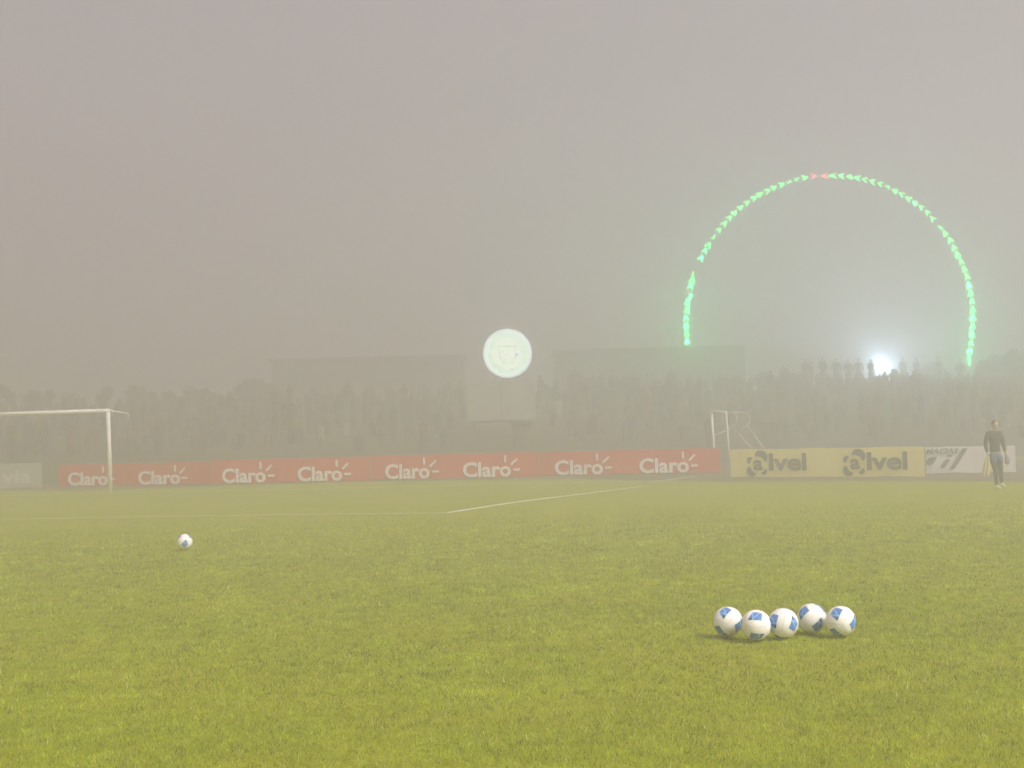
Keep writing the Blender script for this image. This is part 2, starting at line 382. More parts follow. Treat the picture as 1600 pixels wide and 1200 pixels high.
for k in range(16):
    if k in (12,): continue
    a = R(k * 22.5); rr = .70 * r39; x, z = rr * math.cos(a), rr * math.sin(a); u = Vector((-math.sin(a), math.cos(a))); n_ = Vector((math.cos(a), math.sin(a)))
    for s in (-1, 1):
        q = [Vector((x, z)) + u * (s * .06 + e[0]) + n_ * e[1] for e in ((-.02, -.09), (.02, -.09), (.02, .09), (-.02, .09))]
        b.prism([tuple(v) for v in q], -.012, .008)
tag(b.obj('crest_marks', mk, crest, (0, 0, cz)), kind='stuff')
b = MB()
b.prism([(-.42, .28), (-.42, -.12), (-.30, -.36), (0, -.55), (.30, -.36), (.42, -.12), (.42, .28), (.34, .28), (.34, -.10), (.24, -.31), (0, -.46), (-.24, -.31), (-.34, -.10), (-.34, .28)], -.01, .018)
b.prism([(-.42, .36), (.42, .36), (.42, .29), (-.42, .29)], -.01, .018)
for x, z in ((-.2, .1), (0, .1), (-.1, -.08), (.08, -.2), (-.12, -.28)): b.prism([(x - .05, z - .05), (x + .05, z - .05), (x + .05, z + .05), (x - .05, z + .05)], -.01, .018)
b.obj('shield', mk, crest, (0, 0, cz))
disc(0, .17, -.02, 20).obj('small_ball', E_('crest_pale_blue', (.78, .97, 1), 1.8), crest, (.42, 0, cz - .08))
disc(0, .07, -.03, 12).obj('ball_spot', E_('crest_blue_spot', (.55, .68, .85), 1.0), crest, (.42, 0, cz - .08))
for q in range(10): lamp(crest, (math.cos(q * .628) * r39 * .93, .26, cz + math.sin(q * .628) * r39 * .93), 55, (.78, 1, .94)).name = 'crest_lamp'
disc(0, r39 * 1.02, .085, th=.10).obj('backing', M['dark_steel'], crest, (0, 0, cz))
m = MB(); m.tube([(0, .16, -.2), (0, .16, cz)], .07, 8); m.obj('post', M['galvanised'], crest)
# pale cabinet below
KY = 67.0; a = A(729, 600, KY); b2 = A(838, 655, KY); zc = bank_z((a.x + b2.x) / 2, KY)
cab = empty('cabinet', ((a.x + b2.x) / 2, KY, zc), label='pale square panelled cabinet standing under the glowing round crest', cat='cabinet')
w = b2.x - a.x; zl, zh = b2.z - zc, a.z - zc
M['pale_panel'] = mat('pale_panel', (.34, .34, .30), .7, .15, 2)
for s in (-1, 1):
    m = MB(); m.box((s * w / 4, 0, (zl + zh) / 2), (w / 2 - .04, .35, zh - zl)); m.obj('panel', M['pale_panel'], cab)
m = MB(); m.box((0, .2, (zl + zh) / 2 - .1), (w - .2, .1, zh - zl)); m.obj('back_frame', M['dark_steel'], cab)
for s in (-1, 1):
    m = MB(); m.box((s * (w / 2 - .3), .1, (zl - .2) / 2), (.12, .12, zl + .18)); m.obj('leg', M['dark_steel'], cab)
a = A(800, 662, 58); b2 = A(829, 700, 58); zc = bank_z(a.x, 58)
bx_ = empty('ticket_booth', ((a.x + b2.x) / 2, 58, zc), label='narrow faint hut on the bank below the cabinet, behind the red boards', cat='hut')
w = b2.x - a.x; hh = max(1.6, a.z - zc)
m = MB(); m.box((0, .5, hh / 2 - .05), (w, 1, hh + .1)); m.obj('wall', M['concrete'], bx_)
m = MB(); m.box((0, .45, hh + .06), (w + .25, 1.3, .1)); m.obj('roof', M['roof_sheet'], bx_)
m = MB(); m.box((0, -.02, hh * .62), (w * .6, .04, .5)); m.obj('window', M['roof_sheet'], bx_)

# ------------------------------------------------------------------ floodlight behind the people on the bank
LY = 93.0; lp = A(1376, 574, LY)
fl = empty('floodlight', (lp.x, LY, bank_z(lp.x, LY)), label='glaring white floodlight on a stand behind the people on the bank top', cat='floodlight')
z0 = lp.z - fl.location.z
m = MB(); m.tube([(0, 0, -.1), (0, 0, z0 - .15)], .04, 8)
for k in range(3): m.tube([(0, 0, z0 * .5), (math.cos(k * 2.1) * .5, math.sin(k * 2.1) * .5, 0)], .02, 6)
m.obj('stand', M['dark_steel'], fl)
m = MB(); m.box((0, .10, z0), (.40, .16, .30)); m.obj('housing', M['dark_steel'], fl)
m = MB(); m.box((0, .005, z0), (.34, .02, .24)); m.obj('lamp_glass', mat('lamp_white', (.8, .8, .8), .3, emis=(.78, .92, 1), estr=40), fl)
pl = bpy.data.lights.new('floodlight_lamp', 'AREA'); pl.shape = 'RECTANGLE'; pl.size = .3; pl.size_y = .2; pl.energy = 1700; pl.color = (.60, .82, 1)
po = bpy.data.objects.new('floodlight_lamp', pl); S.collection.objects.link(po); po.parent = fl; po.location = (0, -.03, z0)
po.rotation_euler = (R(-90), 0, 0)

# ------------------------------------------------------------------ people
def skin(name, V, Ed, Rd, root, m, sub=1):
    me = bpy.data.meshes.new(name); me.from_pydata([tuple(v) for v in V], Ed, [])
    o = bpy.data.objects.new(name, me); S.collection.objects.link(o)
    sk = o.modifiers.new('s', 'SKIN'); sk.use_smooth_shade = True
    if sub: ss = o.modifiers.new('u', 'SUBSURF'); ss.levels = sub; ss.render_levels = sub
    if not me.skin_vertices: me.attributes  # layer is made with the modifier
    lay = me.skin_vertices[0].data if len(me.skin_vertices) else None
    for i, r in enumerate(Rd):
        lay[i].radius = r if isinstance(r, tuple) else (r, r); lay[i].use_root = (i == root)
    bpy.context.view_layer.update(); dg = bpy.context.evaluated_depsgraph_get()
    res = bpy.data.meshes.new_from_object(o.evaluated_get(dg)); res.name = name
    bpy.data.objects.remove(o); res.materials.clear(); res.materials.append(m)
    return res
def join_mesh(name, parts, mats):         # parts: list of (mesh, material index)
    bm = bmesh.new()
    for me, mi in parts:
        n0 = len(bm.faces); bm.from_mesh(me); bm.faces.ensure_lookup_table()
        for f in bm.faces[n0:]: f.material_index = mi; f.smooth = True
    r = bpy.data.meshes.new(name); bm.to_mesh(r); bm.free()
    for m in mats: r.materials.append(m)
    return r
M['skin'] = mat('skin', (.50, .33, .24), .5); M['hair'] = mat('hair', (.03, .022, .018), .6)
M['face_dark'] = mat('face_dark', (.05, .03, .03), .5); M['lips'] = mat('lips', (.35, .15, .13), .5)
M['jacket'] = mat('jacket', (.022, .05, .045), .8, .3, 9, .3); M['shorts'] = mat('shorts', (.07, .15, .26), .8, .3, 9, .3)
M['tights'] = mat('tights', (.03, .035, .03), .7, .2, 9); M['boots'] = mat('boots', (.60, .60, .36), .4)
M['bib'] = mat('bib', (.60, .53, .32), .8, .2, 12, .4); M['lilac'] = mat('lilac', (.32, .28, .45), .7, .2, 12)
def make_person(name, J, jacket, shorts, tights, boots, hair_long=False, face=True):
    """J: joints (facing -Y, x to the right as seen by the camera)"""
    root = empty(name); g = lambda k: Vector(J[k])
    V = [g('pelvis'), g('waist'), g('chest'), g('neck'), g('head0'),
         g('shL'), g('elL'), g('wrL'), g('paL'), g('shR'), g('elR'), g('wrR'), g('paR'),
         g('hiL'), g('knL'), g('anL'), g('toL'), g('hiR'), g('knR'), g('anR'), g('toR')]
    Ed = [(0, 1), (1, 2), (2, 3), (3, 4), (2, 5), (5, 6), (6, 7), (7, 8), (2, 9), (9, 10), (10, 11), (11, 12), (0, 13), (13, 14), (14, 15), (15, 16), (0, 17), (17, 18), (18, 19), (19, 20)]
    Rd = [(.13, .10), (.115, .09), (.14, .10), (.052, .052), (.05, .05), .055, .042, .028, (.036, .02), .055, .042, .028, (.036, .02), .085, .055, .036, (.036, .028), .085, .055, .036, (.036, .028)]
    body = skin('body', V, Ed, Rd, 0, M['skin'])
    fb = MB()
    for sd in 'LR':
        w, p = g('wr' + sd), g('pa' + sd); d = (p - w).normalized(); side = d.cross(Vector((1, 0, 0))).normalized()
        for k, L in enumerate((.060, .070, .066, .052)):
            b0 = p + side * (k - 1.5) * .019; bend = Vector((0, -.5, 0))
            fb.tube([b0 - d * .01, b0 + d * L * .55, b0 + d * L * .8 + bend * L * .5], [.0095, .009, .007], 6)
        t0 = w.lerp(p, .4) - side * .03
        fb.tube([t0, t0 + (d * .7 - side * .7) * .035, t0 + (d * .95 - side * .3) * .065], [.011, .010, .008], 6)
    hc = g('head'); hb = MB(); hb.ellipsoid(hc, (.076, .094, .112), 18, 12)
    hb.ellipsoid(hc + Vector((0, -.02, -.07)), (.052, .062, .050), 12, 8)
    hb.prism([(hc.x - .013, hc.z - .028), (hc.x + .013, hc.z - .028), (hc.x, hc.z + .02)], hc.y - .112, hc.y - .07)
    for s in (-1, 1): hb.ellipsoid(hc + Vector((s * .078, .005, -.01)), (.012, .02, .03), 8, 6)
    eb = MB()
    for s in (-1, 1): eb.ellipsoid(hc + Vector((s * .030, -.086, .005)), (.013, .008, .007), 8, 6)
    lb = MB(); lb.ellipsoid(hc + Vector((0, -.082, -.062)), (.024, .009, .008), 8, 6)
    bd = join_mesh('body', [(body, 0), (fb.mesh('f', M['skin']), 0), (hb.mesh('h', M['skin']), 0), (eb.mesh('e', M['skin']), 1), (lb.mesh('l', M['skin']), 2)], [M['skin'], M['face_dark'], M['lips']])
    link('body', bd, root)
    # clothing grown a little outside the body, ending at cuffs and hems
    gr = 1.16
    def sub(ids, ed, extra=1.0, nm='jacket', m_=None, ends=None, root_i=0):
        vs = [V[i].copy() for i in ids]; rr = [tuple(c * gr * extra + .006 for c in (Rd[i] if isinstance(Rd[i], tuple) else (Rd[i],) * 2)) for i in ids]
        for i, q in (ends or {}).items(): vs[i] = q
        link(nm, skin(nm, vs, ed, rr, root_i, m_), root)
    sub([1, 2, 3, 5, 6, 7, 9, 10, 11, 0], [(0, 1), (1, 2), (1, 3), (3, 4), (4, 5), (1, 6), (6, 7), (7, 8), (0, 9)], 1.12, 'jacket', jacket,
        ends={2: V[3] - Vector((0, 0, .03)), 5: V[6].lerp(V[7], .96), 8: V[10].lerp(V[11], .96), 9: V[0] + Vector((0, 0, .02))}, root_i=0)
    sub([0, 13, 14, 17, 18, 1], [(0, 1), (1, 2), (0, 3), (3, 4), (0, 5)], 1.42, 'shorts', shorts, ends={2: V[13].lerp(V[14], .62), 4: V[17].lerp(V[18], .62), 5: V[0] + Vector((0, 0, .06))})
    for a_, b_, c_, nm in ((13, 14, 15, 'legging'), (17, 18, 19, 'legging')): sub([a_, b_, c_], [(0, 1), (1, 2)], 1.0, nm, tights)
    for a_, b_ in ((15, 16), (19, 20)):
        bm_ = MB(); p, t = V[a_], V[b_]; d = (t - p); d.z = 0; d = d.normalized(); zf = min(p.z, t.z)
        bm_.tube([p + Vector((0, 0, .02)), p - Vector((0, 0, .03)), p.lerp(t, .5) + Vector((0, 0, -.005)), t + d * .05], [.046, .05, .044, .028], 10)
        bm_.obj('boot', boots, root, smooth=True)
    hr = MB(); hr.ellipsoid(hc + Vector((0, .020, .030)), (.086, .096, .100), 16, 10)
    if hair_long: hr.ellipsoid(hc + Vector((0, .07, -.07)), (.075, .045, .12), 12, 8)
    hr.obj('hair', M['hair'], root, smooth=True)
    return root
Jw = dict(pelvis=(0, 0, .93), waist=(0, 0, 1.10), chest=(0, .01, 1.32), neck=(.005, 0, 1.49), head0=(.01, -.01, 1.56), head=(.012, -.02, 1.635),
          shL=(-.18, 0, 1.42), elL=(-.245, .02, 1.15), wrL=(-.235, -.07, .92), paL=(-.232, -.10, .85),
          shR=(.18, .02, 1.42), elR=(.255, .06, 1.16), wrR=(.275, .00, .93), paR=(.28, -.02, .86),
          hiL=(-.085, 0, .88), knL=(-.04, -.05, .49), anL=(.0, -.02, .085), toL=(.01, -.15, .035),
          hiR=(.085, 0, .88), knR=(.15, .04, .50), anR=(.25, .22, .14), toR=(.27, .14, .05))
pg = G(1557, 764.5); sc_ = 107 / FPX * pg.y / 1.745
per = make_person('person', Jw, M['jacket'], M['shorts'], M['tights'], M['boots'])
per.location = pg; per.scale = (sc_,) * 3; per.rotation_euler = (0, 0, R(8))
tag(per, 'young player in dark top, blue shorts and dark leggings walking past the white board', 'person')
# yellow training bib hanging from the hand at the left of the picture
hp = Matrix.Rotation(R(8), 4, 'Z') @ (Vector(Jw['paL']) * sc_) + pg
bm2 = MB(); NXb, NZb = 8, 10
for f_ in (0, 1):
    vs = []
    for j in range(NZb + 1):
        t = j / NZb
        for i in range(NXb + 1):
            s = i / NXb - .5; wv = .03 + .06 * math.sin(min(1, t * 1.3) * 1.6)
            vs.append((s * wv * 2 - .03 * t, .03 * math.sin(i * 1.7 + j * .3) * (.3 + t) + f_ * .012 - .01, .02 - t * .42 - .03 * math.sin(i * .9 + 1) * t))
    bm2.add(vs, [(j * (NXb + 1) + i, j * (NXb + 1) + i + 1, (j + 1) * (NXb + 1) + i + 1, (j + 1) * (NXb + 1) + i) for j in range(NZb) for i in range(NXb)])
tag(bm2.obj('training_bib', M['bib'], None, hp + Vector((-.03, -.03, -.02)), smooth=True), 'crumpled yellow training bib hanging from the walking player\'s hand', 'bib')
hp = Matrix.Rotation(R(8), 4, 'Z') @ (Vector(Jw['paR']) * sc_) + pg
bm2 = MB()
bm2.tube([hp + Vector((0, 0, .02)), hp + Vector((.015, -.01, -.07)), hp + Vector((.02, .0, -.16)), hp + Vector((.03, 0, -.20))], [.02, .05, .06, .02], 9)
tag(bm2.obj('gloves', M['lilac'], None, smooth=True), 'small lilac bundle in the walking player\'s other hand', 'gloves')

# standing people on the bank top
Js = dict(pelvis=(0, 0, .93), waist=(0, 0, 1.10), chest=(0, .01, 1.32), neck=(0, 0, 1.49), head0=(0, -.01, 1.56), head=(0, -.02, 1.635),
          shL=(-.18, 0, 1.42), elL=(-.26, .02, 1.16), wrL=(-.16, -.16, 1.08), paL=(-.10, -.20, 1.08),
          shR=(.18, .0, 1.42), elR=(.26, .03, 1.15), wrR=(.25, -.04, .92), paR=(.25, -.07, .85),
          hiL=(-.085, 0, .88), knL=(-.11, -.03, .49), anL=(-.12, .0, .085), toL=(-.14, -.13, .035),
          hiR=(.085, 0, .88), knR=(.11, -.03, .49), anR=(.12, .0, .085), toR=(.14, -.13, .035))
M['coat'] = mat('coat', (.05, .05, .06), .9, .3, 6); M['jeans'] = mat('jeans', (.04, .05, .08), .9, .3, 6); M['shoe'] = mat('shoe', (.05, .04, .04), .7)
st = make_person('person', Js, M['coat'], M['jeans'], M['jeans'], M['shoe'])
HP = [(1360, 561, 1, 'dark silhouette of a person directly left of the glaring floodlight on the bank'),
      (1341, 560, 1, 'dark silhouette, second person to the left of the floodlight, beside a narrow bright gap'),
      (1325, 562, .98, 'dark silhouette, third person to the left of the floodlight'),
      (1306, 560, 1, 'faint silhouette, fourth person to the left of the floodlight')]
for (px, py, s, lb) in HP:
    o = st if px == 1360 else copy_tree(st); Y = 88.0
    top = A(px, py, Y); s = 1.02 * s; o.scale = (s * 1.12, s, s); zb_ = bank_z(top.x, Y) - .02; s = (top.z - zb_) / 1.745; print('silhouette', round(s, 2)); o.scale = (s * 1.1, s, s); o.location = (top.x, Y, zb_); o.rotation_euler = (0, 0, random.uniform(-.6, .6)); tag(o, lb, 'person')
    if o is not st: pass
# small mound they stand on is the bank itself; keep feet on it
for o in [x for x in S.objects if x.name.startswith('person') and x.location.y == 88.0]:
    o.location.z = min(o.location.z, 1e9)
ks = [0, 0]
for px in (1258, 1267, 1285, 1410, 1432, 1466, 1500, 1549, 1590):
    o = copy_tree(st); Y = 88.5 + random.uniform(-1, 1.5); p = A(px, 572, Y); s = random.uniform(.9, 1.05)
    o.scale = (s,) * 3; o.location = (p.x, Y, bank_z(p.x, Y) - .02); o.rotation_euler = (0, 0, random.uniform(-1, 1))
    q = int(px > 1400); ks[q] += 1
    if px < 1400: tag(o, ORD[ks[0] - 1] + ' faint standing spectator from the left, left of the floodlight silhouettes', 'person', 'spectators on the bank left of the floodlight')
    else: tag(o, ORD[ks[1] - 1] + ' faint standing spectator rightwards from the glaring floodlight', 'person', 'spectators on the bank right of the floodlight')
# crowd on the slope: reads as one mass
me = MB(); cols = []
for k in range(1500):
    x = rng.uniform(-34, 40); Y = 64 + 23 * rng.random() ** .8; z = bank_z(x, Y) - .05
    if abs(x - cab.location.x) < 2.3 and Y < 74: continue
    sh = rng.uniform(.62, 1.0); sit = rng.random() < .75 or Y > 80; hb_ = (.75 if sit else 1.42) * sh; wd = .23 * sh
    n0 = len(me.v)
    for (zz, r1, r2) in ((0, .8, .7), (hb_ * .55, .75, .6), (hb_ * .95, 1, .6), (hb_, .4, .35)):
        for q in range(6):
            a = q * math.pi / 3; me.v.append((x + wd * r1 * math.cos(a), Y + wd * r2 * math.sin(a), z + zz))
    for i in range(3):
        for q in range(6): me.f.append((n0 + i * 6 + q, n0 + i * 6 + (q + 1) % 6, n0 + i * 6 + 6 + (q + 1) % 6, n0 + i * 6 + 6 + q)); me.m.append(0)
    me.f.append(tuple(n0 + 18 + q for q in range(6))); me.m.append(0)
    c = (random.choice([(.03, .03, .035), (.05, .05, .055), (.08, .06, .05), (.04, .05, .09), (.10, .04, .035), (.06, .08, .05)]) if rng.random() < .97 else random.choice([(.25, .25, .24), (.2, .18, .12), (.18, .18, .2)]))
    cols.append((len(me.v), c))
    me.ellipsoid((x, Y, z + hb_ + .12 * sh), (.10 * sh, .11 * sh, .14 * sh), 6, 4); cols.append((len(me.v), (.16, .10, .08)))
mesh = me.mesh('crowd', mat('crowd_cloth', (.1, .1, .1), .9, attr='tint')); ca = mesh.color_attributes.new('tint', 'FLOAT_COLOR', 'POINT')
arr = np.ones((len(mesh.vertices), 4), np.float32); prev = 0
for e, c in cols: arr[prev:e, :3] = c; prev = e
ca.data.foreach_set('color', arr.ravel())
tag(link('crowd', mesh), 'dim crowd of spectators spread over the slope behind the boards', 'crowd', kind='stuff')

# ------------------------------------------------------------------ writing
def text_mesh(txt, size, m, bold=.0, shear=0, ext=.008, space=1.0, width=None):
    cu = bpy.data.curves.new('lettering', 'FONT'); cu.body = txt; cu.size = size; cu.extrude = ext; cu.offset = bold; cu.shear = shear; cu.space_character = space
    cu.resolution_u = 4
    o = bpy.data.objects.new('lettering', cu); S.collection.objects.link(o); bpy.context.view_layer.update()
    dg = bpy.context.evaluated_depsgraph_get(); me = bpy.data.meshes.new_from_object(o.evaluated_get(dg)); bpy.data.objects.remove(o)
    xs = [v.co.x for v in me.vertices]; ys = [v.co.y for v in me.vertices]; x0, x1 = min(xs), max(xs); y0, y1 = min(ys), max(ys)
    f = (width / (x1 - x0)) if width else 1
    for v in me.vertices: v.co = Vector(((v.co.x - x0) * f, -v.co.z, v.co.y - 0))   # stands upright, faces -Y
    me.materials.clear(); me.materials.append(m); me.name = 'lettering'; return me, (x1 - x0) * f, (y0, y1)

# ------------------------------------------------------------------ advertising boards
def board(px0, px1, bot, top, label, vinyl, group=None, zlift=0.0, name='advertising_board'):
    p, q = G(px0, bot[0]), G(px1, bot[1]); h0 = (bot[0] - top[0]) / FPX * p.y; h1 = (bot[1] - top[1]) / FPX * q.y
    h = (h0 + h1) / 2; L = (q - p).length; rz = math.atan2(q.y - p.y, q.x - p.x)
    root = empty(name, p, rz, label=label, cat='advertising board', group=group)
    m = MB(); nx = 24; vs = []
    for j in range(5):
        for i in range(nx + 1):
            x = .015 + (L - .03) * i / nx; z = .02 + (h - .03) * j / 4
            vs.append((x, -.022 + .008 * math.sin(i * .9 + j * .8) * math.sin(j * .78), z + .008 * math.sin(i * .7)))
    m.add(vs, [(j * (nx + 1) + i, j * (nx + 1) + i + 1, (j + 1) * (nx + 1) + i + 1, (j + 1) * (nx + 1) + i) for j in range(4) for i in range(nx)])
    m.obj('banner', vinyl, root, smooth=True)
    m = MB(); t = .035
    m.box((L / 2, .02, h - t / 2), (L, .03, t)); m.box((L / 2, .02, t / 2 + .01), (L, .03, t))
    for x in (t / 2, L / 2, L - t / 2): m.box((x, .02, h / 2), (t, .029, h - 2 * t - .012))
    m.box((L / 2, .012, h / 2), (L - .1, .006, h - .1)); m.obj('frame', M['galvanised'], root)
    for x in (.2, L / 2, L - .2):
        m = MB(); m.tube([(x, .04, h * .9), (x, .55, 0)], .018, 6); m.tube([(x, .04, .03), (x, .55, .03)], .014, 6); m.obj('prop', M['galvanised'], root)
    return root, L, h
def claro(root, x, base, xh_w, h):
    """x: left edge of word, xh_w: width of the word"""
    me, w, _ = text_mesh('Claro', h * .80, M['cream_print'], bold=h * .022, width=xh_w)
    link('lettering', me, root, (x, -.042, base))
    ox = x + xh_w * .885; oz = base + h * .225       # centre of the o
    m = MB(); r0, r1, t = h * .31, h * .59, h * .045
    for a in (90, 43, 2):
        d = Vector((math.cos(R(a)), math.sin(R(a)))); n = Vector((-d.y, d.x)); c = Vector((ox, oz))
        a0 = r0 if a == 90 else r0 * 1.02; a1 = r1 * (1 if a == 90 else 1.12 if a > 10 else 1.0)
        q = [c + d * a0 - n * t, c + d * a1 - n * t, c + d * a1 + n * t, c + d * a0 + n * t]
        m.prism([tuple(v) for v in q], -.048, -.036)
    m.obj('logo_rays', M['cream_print'], root)
CL = [((92, 331), (761, 757), (727, 719.5), (108, 219), 'leftmost red advertising board, partly seen through the large left goal'),
      ((331, 579), (757, 751.5), (719.5, 712.5), (348, 467), 'red advertising board with two white words, second from the left of the row'),
      ((579, 843), (751, 745), (712.5, 705.5), (603, 725), 'red advertising board with two white words, below the glowing crest'),
      ((843, 1127), (744.5, 738.5), (706, 700), (868, 1001), 'rightmost red advertising board, its end next to the small training goal')]
LW = {108: 187, 219: 300, 348: 434, 467: 553, 603: 690, 725: 818, 868: 963, 1001: 1097}
for (x0, x1), bt, tp, words, lb in CL:
    root, L, h = board(x0, x1, bt, tp, lb, M['red_vinyl'], 'row of red advertising boards')
    for wx in words:
        u0 = (wx - x0) / (x1 - x0) * L; u1 = (LW[wx] - x0) / (x1 - x0) * L
        claro(root, u0, h * .07, (u1 - u0) * .80, h)
root, L, h = board(1142, 1447, (747, 745.5), (700, 699), 'yellow advertising board with the dark word alvel twice, right of the small goal', M['yellow_vinyl'])
def petal(m, cx, cz, a0, a1, r0, r1, bulge, n=10):
    o_ = []; i_ = []
    for k in range(n + 1):
        t = k / n; a = R(a0 + (a1 - a0) * t); e = math.sin(math.pi * t) ** .6
        o_.append((cx + (r0 + .25 * (r1 - r0) + .75 * (r1 - r0) * e) * math.cos(a), cz + (r0 + .25 * (r1 - r0) + .75 * (r1 - r0) * e) * math.sin(a)))
        i_.append((cx + r0 * math.cos(a), cz + r0 * math.sin(a)))
    m.prism(i_ + o_[::-1], -.048, -.036)
for wx in (1169, 1323):
    u = lambda px: (px - 1142) / 305 * L
    me, w, _ = text_mesh('lvel', h * .80, M['black_print'], bold=h * .022, width=u(wx + 99) - u(wx + 39)); link('lettering', me, root, (u(wx + 38), -.042, h * .265))
    cx, cz = u(wx + 19.5), h * .45
    me, w, _ = text_mesh('a', h * .66, M['black_print'], bold=h * .022, width=h * .34); link('lettering', me, root, (cx - h * .16, -.042, h * .29))
    m = MB()
    petal(m, cx, cz, 22, 106, h * .29, h * .52, 1); petal(m, cx, cz, 132, 172, h * .30, h * .44, 1); petal(m, cx, cz, 192, 256, h * .30, h * .50, 1); petal(m, cx, cz, 294, 332, h * .30, h * .43, 1)
    tag(m.obj('logo_petals', M['black_print'], root), kind='stuff')
root, L, h = board(1405, 1588.5, (741, 738.5), (698, 696.5), 'white advertising board with slanted grey writing, behind the walking player', M['white_vinyl'])
M['grey_print'] = mat('grey_print', (.10, .12, .14), .6)
u = lambda px: (px - 1405) / 183.5 * L
me, w, _ = text_mesh('FARMACIAS', h * .27, M['grey_print'], bold=h * .006, shear=.35, width=u(1501) - u(1423)); link('lettering', me, root, (u(1423), -.042, h * .74))
me, w, _ = text_mesh('g', h * .72, M['grey_print'], bold=h * .05, shear=.5, width=u(1467) - u(1443)); link('lettering', me, root, (u(1442), -.042, h * .24))
m = MB(); s_ = lambda x0, w_, z0, z1: m.prism([(u(x0), h * z0), (u(x0 + w_), h * z0), (u(x0 + w_ + (z1 - z0) * 29), h * z1), (u(x0 + (z1 - z0) * 29), h * z1)], -.048, -.036)
s_(1471, 7, .22, .52); s_(1481, 8, .62, .70); m.obj('lettering', M['grey_print'], root)
m = MB(); s_(1485, 8, .16, .92); m.obj('lettering', M['grey_print'], root)
root, L, h = board(-95, 66, (768, 762), (727, 724), 'pale green advertising board at the left edge, seen through the goal', M['green_vinyl'])
me, w, _ = text_mesh('via', h * .75, M['cream_print'], bold=h * .02, width=.95); link('lettering', me, root, (L * .60, -.042, h * .24)); me.materials.clear(); me.materials.append(mat('fog_toned_print', (.42, .42, .38), .6))  # print colour dulled towards the board to imitate thicker fog there

# ------------------------------------------------------------------ goals
def goal_left():
    b = G(173, 769.5); t = (768.5 - 639.5) / FPX * b.y; H = 2.44 * (t / 2.46)
    # line of the crossbar: runs to the left, slightly nearer
    q = A(-30, 648.5, 1); d = ray(0, 647); k = (H - CAMH) / d.z; p0 = Vector((d.x * k, d.y * k, H))
    dirv = Vector((p0.x - b.x, p0.y - b.y, 0)).normalized()
    root = empty('football_goal', b, label='large white football goal at the left edge, cut off by the picture border', cat='goal')
    far_ = dirv * 7.32
    for p in (Vector((0, 0, 0)), far_):
        m = MB(); m.tube([p + Vector((0, 0, -.05)), p + Vector((-.035 if p.length == 0 else 0, 0, H))], .062, 14); m.obj('post', M['white_metal'], root, smooth=True)
    m = MB(); m.tube([Vector((-.035, 0, H - .002)) - dirv * .06, far_ + Vector((0, 0, H - .002)) + dirv * .06], .060, 14); m.obj('crossbar', M['white_metal'], root, smooth=True)
    back = Vector((.30, 1.6, 0)) 
    e = A(201, 646.5, b.y + 1.2) - b
    for off in (Vector(), far_):
        s0 = Vector((-.035, 0, H)) + off; s1 = e + off
        m = MB(); m.tube([s0, s0.lerp(s1, .5) + Vector((0, 0, .01)), s1], .022, 8); m.tube([s1, s1 + Vector((.0, 0, -.10)), s1 + Vector((.015, 0, -.17))], .018, 8); m.obj('net_bracket', M['white_metal'], root, smooth=True)
    return root
goal_left()
def goal_right():
    # smaller training goal parked sideways behind the boards; near post at the left, far post just right of it
    b2_ = A(1138, 700, 51.0); H = A(1135, 645, 51.0).z; b2_.z = 0
    p1 = A(1115, 700, 51.8); p1.z = 0; H1 = A(1113, 641.5, 51.8).z
    root = empty('training_goal', p1, label='small white training goal side on in the gap between red and yellow boards', cat='goal')
    o2 = b2_ - p1
    for off, r in ((Vector(), .047), (o2, .034)):
        m = MB(); m.tube([off + Vector((.04, 0, -.02)), off + Vector((-.04, 0, H1 if r == .047 else H))], r, 12); m.obj('post', M['white_metal'] if r > .04 else M['pale_post'], root, smooth=True)
    m = MB(); m.tube([Vector((-.04, 0, H1)), o2 + Vector((-.04, 0, H))], .045, 12); m.obj('crossbar', M['white_metal'], root, smooth=True)
    s = lambda px, py, Y: A(px, py, Y) - p1
    M['thin_tube'] = M.get('thin_tube') or mat('pale_tube', (.62, .58, .40), .5, .2, 5)
    Y1 = p1.y; Y2 = b2_.y
    def curve(pts, n=5):
        P = [Vector(p) for p in pts]; P = [P[0]] + P + [P[-1]]; out = []
        for i in range(1, len(P) - 2):
            for j in range(n):
                t = j / n; out.append(.5 * ((2 * P[i]) + (-P[i - 1] + P[i + 1]) * t + (2 * P[i - 1] - 5 * P[i] + 4 * P[i + 1] - P[i + 2]) * t * t + (-P[i - 1] + 3 * P[i] - 3 * P[i + 1] + P[i + 2]) * t ** 3))
        return out + [P[-1]]
    for pts, Y in (([(1113, 643), (1140, 644), (1148, 647), (1151, 655), (1149, 662), (1145, 667), (1150, 673), (1172, 698), (1186, 715), (1208, 741)], Y1),
                   ([(1139, 644), (1162, 644.5), (1169, 648), (1171.5, 656), (1170, 661), (1167, 665), (1172, 671), (1191, 697), (1204, 714), (1222, 739)], Y2)):
        P = [s(x, y, Y + (x - 1113) * .01) for x, y in pts]
        m = MB(); m.tube(curve(P), .022, 8); m.obj('side_frame', M['thin_tube'], root, smooth=True)
    m = MB(); m.tube([s(1116, 681, Y1), s(1144, 668, Y1 + .3)], .02, 7); m.obj('brace', M['thin_tube'], root)
    m = MB(); m.tube([s(1151, 676, Y1 + .3), s(1167, 666, Y2 + .3)], .02, 7); m.obj('brace', M['thin_tube'], root)
    m = MB(); m.tube([s(1208, 741, Y1 + 1), s(1222, 739, Y2 + 1)], .02, 7); m.obj('ground_bar', M['thin_tube'], root)
goal_right()

